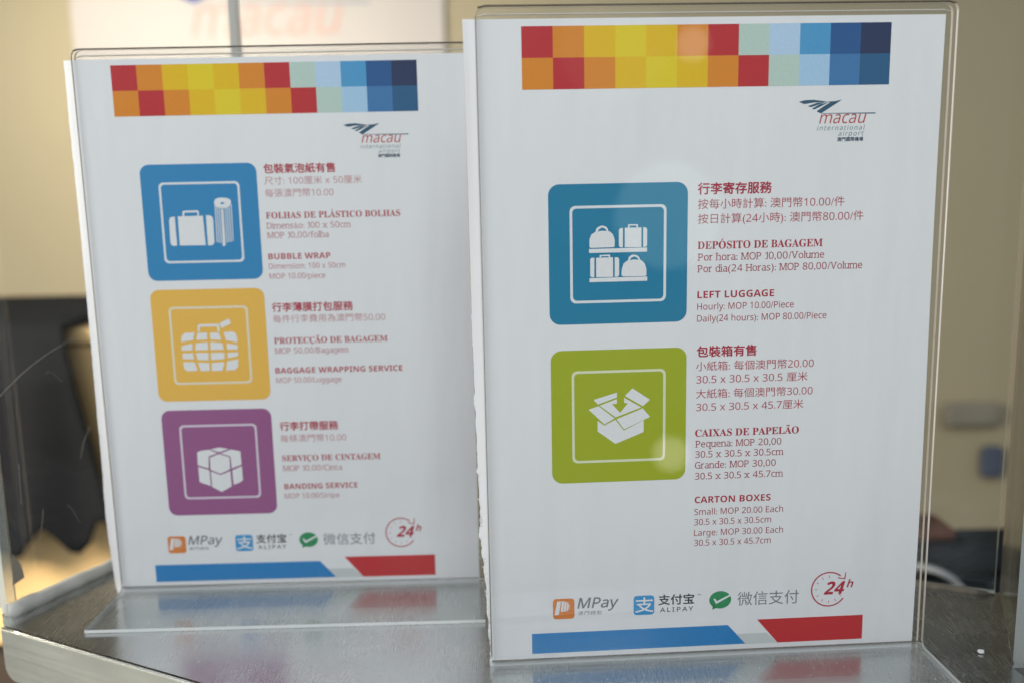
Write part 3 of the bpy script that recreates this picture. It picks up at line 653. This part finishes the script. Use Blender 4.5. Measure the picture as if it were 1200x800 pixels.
# ------------------------------------------------------------------ room behind the glass
bd = empty('logo_board', (-.665, 2.585, 0)); tag(bd, 'out-of-focus white wall board with a pale red airport name behind the rear notice', 'sign board')
box('board_panel', -.51, .50, -.004, .012, -.55, 1.15, simple('board_white', (.63, .575, .55), .5), bd, .003)
k = .403*2.72/1069.5/ (1/7.5) *1000/ .39 * .001
ks = 19.0; X0, Z0 = -.185, .655     # metres per notice metre, left end and baseline of the name
def big(pls): return [[((u-46.4)*ks+X0*1000, (z-254.1)*ks+Z0*1000) for u, z in p] for p in pls]
def lift(o): o.location.y = -.005; return o
lift(flat('logo_wing', big(LOGO[:4]), ink('board_blue', (.03, .08, .42)), bd)); lift(flat('logo_rule', big(LOGO[4:]), ink('board_grey', (.4, .42, .5)), bd))
lift(letter('logo_name', 'macau', X0*1000, Z0*1000, 7.4*ks, 21.6*ks, ink('board_red', (.74, .47, .42)), bd, shear=.25, face='sans'))
lift(letter('logo_line', 'international', X0*1000-15, Z0*1000-3*ks, 2.9*ks, 21.9*ks, ink('board_tint', (.70, .66, .63)), bd, shear=.2))
# wooden cabinet with a dark cloth thrown over
WOOD = simple('pale_wood', (.66, .44, .20), .55, var=.15, scale=5)
cb = empty('wooden_cabinet', (-.70, 1.2, -1.02)); tag(cb, 'pale wooden cabinet behind the left glass, mostly under a dark cloth', 'cabinet')
box('cabinet_body', -.30, .23, 0, .42, .63, 1.055, WOOD, cb, .004); box('cabinet_base', -.28, .21, .02, .40, 0, .627, simple('cabinet_base', (.05, .035, .025), .6), cb, .003)
box('cabinet_top', -.31, .24, -.01, .43, 1.058, 1.078, WOOD, cb, .004)
cl = []
xs = [-.95+.01*i for i in range(41)]
def hem(x):
    P = [(-1.0, -.26), (-.72, -.23), (-.678, -.235), (-.655, -.240), (-.635, -.215), (-.621, -.195), (-.605, -.215), (-.590, -.240), (-.572, -.235), (-.552, -.19), (-.5, -.19)]
    for (a_, b_), (c_, d_) in zip(P, P[1:]):
        if x <= c_: return b_+(d_-b_)*(x-a_)/(c_-a_)
    return -.2
vs, fs = [], []; rows = 26
for i, x in enumerate(xs):
    for j in range(rows+1):
        t = j/rows
        xr = x if x < -.62 else -.62+(x+.62)*(.55+.75*t**1.3)
        if j <= 5: y = 1.5-.34*j/5; z = .064
        else:
            s_ = (j-5)/(rows-5); z = .064+(hem(xr)-.064)*s_; y = 1.158-.012*math.sin(x*60+s_*2)*s_-.01*s_
        vs.append((xr+.70, y-1.2, z))
for i in range(len(xs)-1):
    for j in range(rows): a_ = i*(rows+1)+j; fs.append((a_, a_+rows+1, a_+rows+2, a_+1))
o = link('dark_cloth', [(x-.70+.70, y, z) for x, y, z in vs], fs, simple('dark_cloth', (.006, .0065, .008), .9, spec=.08, var=.3, scale=8), smooth=True)
o.location = (-.70, 1.2, 0); sm = o.modifiers.new('thick', 'SOLIDIFY'); sm.thickness = .006
tag(o, 'dark navy cloth hanging over the wooden cabinet behind the left glass', 'cloth')
# dark case with a pale cable, red pouch and blue bottle at right
DK = simple('dark_case', (.008, .012, .016), .8, spec=.15, var=.2, scale=6)
tb = empty('low_shelf', (.50, 1.12, -1.02)); tag(tb, 'olive brown shelf behind the right glass carrying the dark case', 'shelf')
box('shelf_top', -.28, .28, -.15, .17, .705, .725, simple('shelf_olive', (.10, .085, .05), .5), tb, .003)
for sx in (-.26, .26):
    for sy in (-.13, .15): box('leg', sx-.012, sx+.012, sy-.012, sy+.012, 0, .705, simple('shelf_leg', (.1, .1, .1), .4, 1), tb)
cs = empty('dark_case', (.50, 1.035, -.292)); tag(cs, 'long black hard case lying behind the right end of the glass', 'case')
box('case_body', -.24, .22, -.036, .036, 0, .062, DK, cs, .012); box('case_lid', -.24, .22, -.036, .036, .066, .100, DK, cs, .012)
box('latch', -.10, -.06, -.044, -.034, .05, .085, simple('latch', (.2, .2, .2), .3, 1), cs, .002)
cbm = tube('pale_cable', [(.455+.075*(k/24), .985-.006*math.sin(k/5), -.205-.0*k+.0*k-.055*(k/24)**2.2) for k in range(25)], .0035, simple('pale_cable', (.45, .46, .48), .5)); tag(cbm, 'thin pale cable curving across the front of the dark case', 'cable')
rp = box('red_pouch', -.03, .02, -.03, .03, 0, .016, simple('red_pouch', (.09, .03, .018), .7, var=.2), None, .008); rp.location = (.498, 1.045, -.1905); tag(rp, 'flat reddish brown pouch on top of the dark case', 'pouch')
bl = box('blue_bundle', -.035, .03, -.02, .02, -.05, .045, simple('blue_cloth', (.09, .11, .17), .8, var=.3, scale=9), None, .018); bl.location = (1.395, 2.565, -.58)
tag(bl, 'small dark blue fabric bundle on the wall at right, just below the grey one', 'bundle')
gb = box('grey_bundle', -.09, .08, -.02, .02, -.035, .035, simple('grey_cloth', (.30, .27, .21), .8, var=.3, scale=9), None, .018); gb.location = (1.33, 2.565, -.44)
tag(gb, 'grey fabric bundle hung on the beige wall at right, far out of focus', 'bundle')
bb = box('blue_bin', -.05, .05, -.05, .05, 0, .70, simple('blue_bin', (.015, .04, .20), .4), None, .01); bb.location = (.405, .50, -1.02+.16)
tag(bb, 'dark blue upright box beyond the pale pane at the lower right corner', 'box')

# hairline scratches in the steel, all roughly along the grain
rnd = random.Random(4); vs, fs = [], []
for i in range(70):
    x = rnd.uniform(-.24, .24); y = rnd.uniform(.385, .56); a_ = rnd.gauss(-.42, .35); l = rnd.uniform(.006, .05); w_ = rnd.uniform(.00002, .00006)
    if y < .47-.46*(x+.27)+.004 or y > .655-.42*(x+.19)-.018: continue
    dx, dy = math.cos(a_)*l, math.sin(a_)*l; b_ = len(vs)
    if y+dy > .655-.42*(x+dx+.19)-.015 or x+dx > .235 or y+dy < .47-.46*(x+dx+.27)+.003: continue
    vs += [(x, y, .0002), (x+dx, y+dy, .0002), (x+dx-w_*math.sin(a_), y+dy+w_*math.cos(a_), .0002), (x-w_*math.sin(a_), y+w_*math.cos(a_), .0002)]; fs.append((b_, b_+1, b_+2, b_+3))
o = link('hairline_scratch', vs, fs, simple('scratched_steel', (.8, .8, .78), .35, 1), ct); o['kind'] = 'stuff'
# ------------------------------------------------------------------ crumbs and dust
rnd = random.Random(21)
cr = bpy.data.meshes.new('paper_crumb'); bm = bmesh.new(); bmesh.ops.create_icosphere(bm, subdivisions=2, radius=.0016)
for v in bm.verts: v.co *= rnd.uniform(.7, 1.25); v.co.z *= .55
bm.to_mesh(cr); bm.free(); cr.materials.append(TORN)
o = bpy.data.objects.new('paper_crumb', cr); COL.objects.link(o); o.location = (.2262, .4145, .0009); tag(o, 'small white crumb on the dark counter right of the front holder', 'crumb')
vs, fs = [], []
for i in range(520):
    if i < 200: x = .0934+rnd.uniform(-.104, .104); y = .4169-rnd.uniform(.006, .05)+(x-.0934)*.052; z = .0027
    elif i < 280: x = -.1244+rnd.uniform(-.104, .104); y = .5066-rnd.uniform(.006, .05); z = .0027
    else: x = rnd.uniform(-.26, .24); y = .385+rnd.uniform(0, .10) ; z = .0002
    if z < .001 and (y < .47-.46*(x+.27) or y > .47+.46*.25-.42*(x-.27)*0+.2): continue
    if z < .001 and y > .485-.42*(x-.23) : continue
    s_ = rnd.choice([.00006, .0001, .00012, .0002]); b_ = len(vs)
    vs += [(x-s_, y-s_, z), (x+s_, y-s_, z), (x+s_*.6, y+s_, z), (x, y, z+s_*1.4)]; fs += [(0+b_, 1+b_, 3+b_), (1+b_, 2+b_, 3+b_), (2+b_, 0+b_, 3+b_)]
du_ = link('dust', vs, fs, TORN); tag(du_, 'fine white dust specks on the steel and the holder feet', kind='stuff')
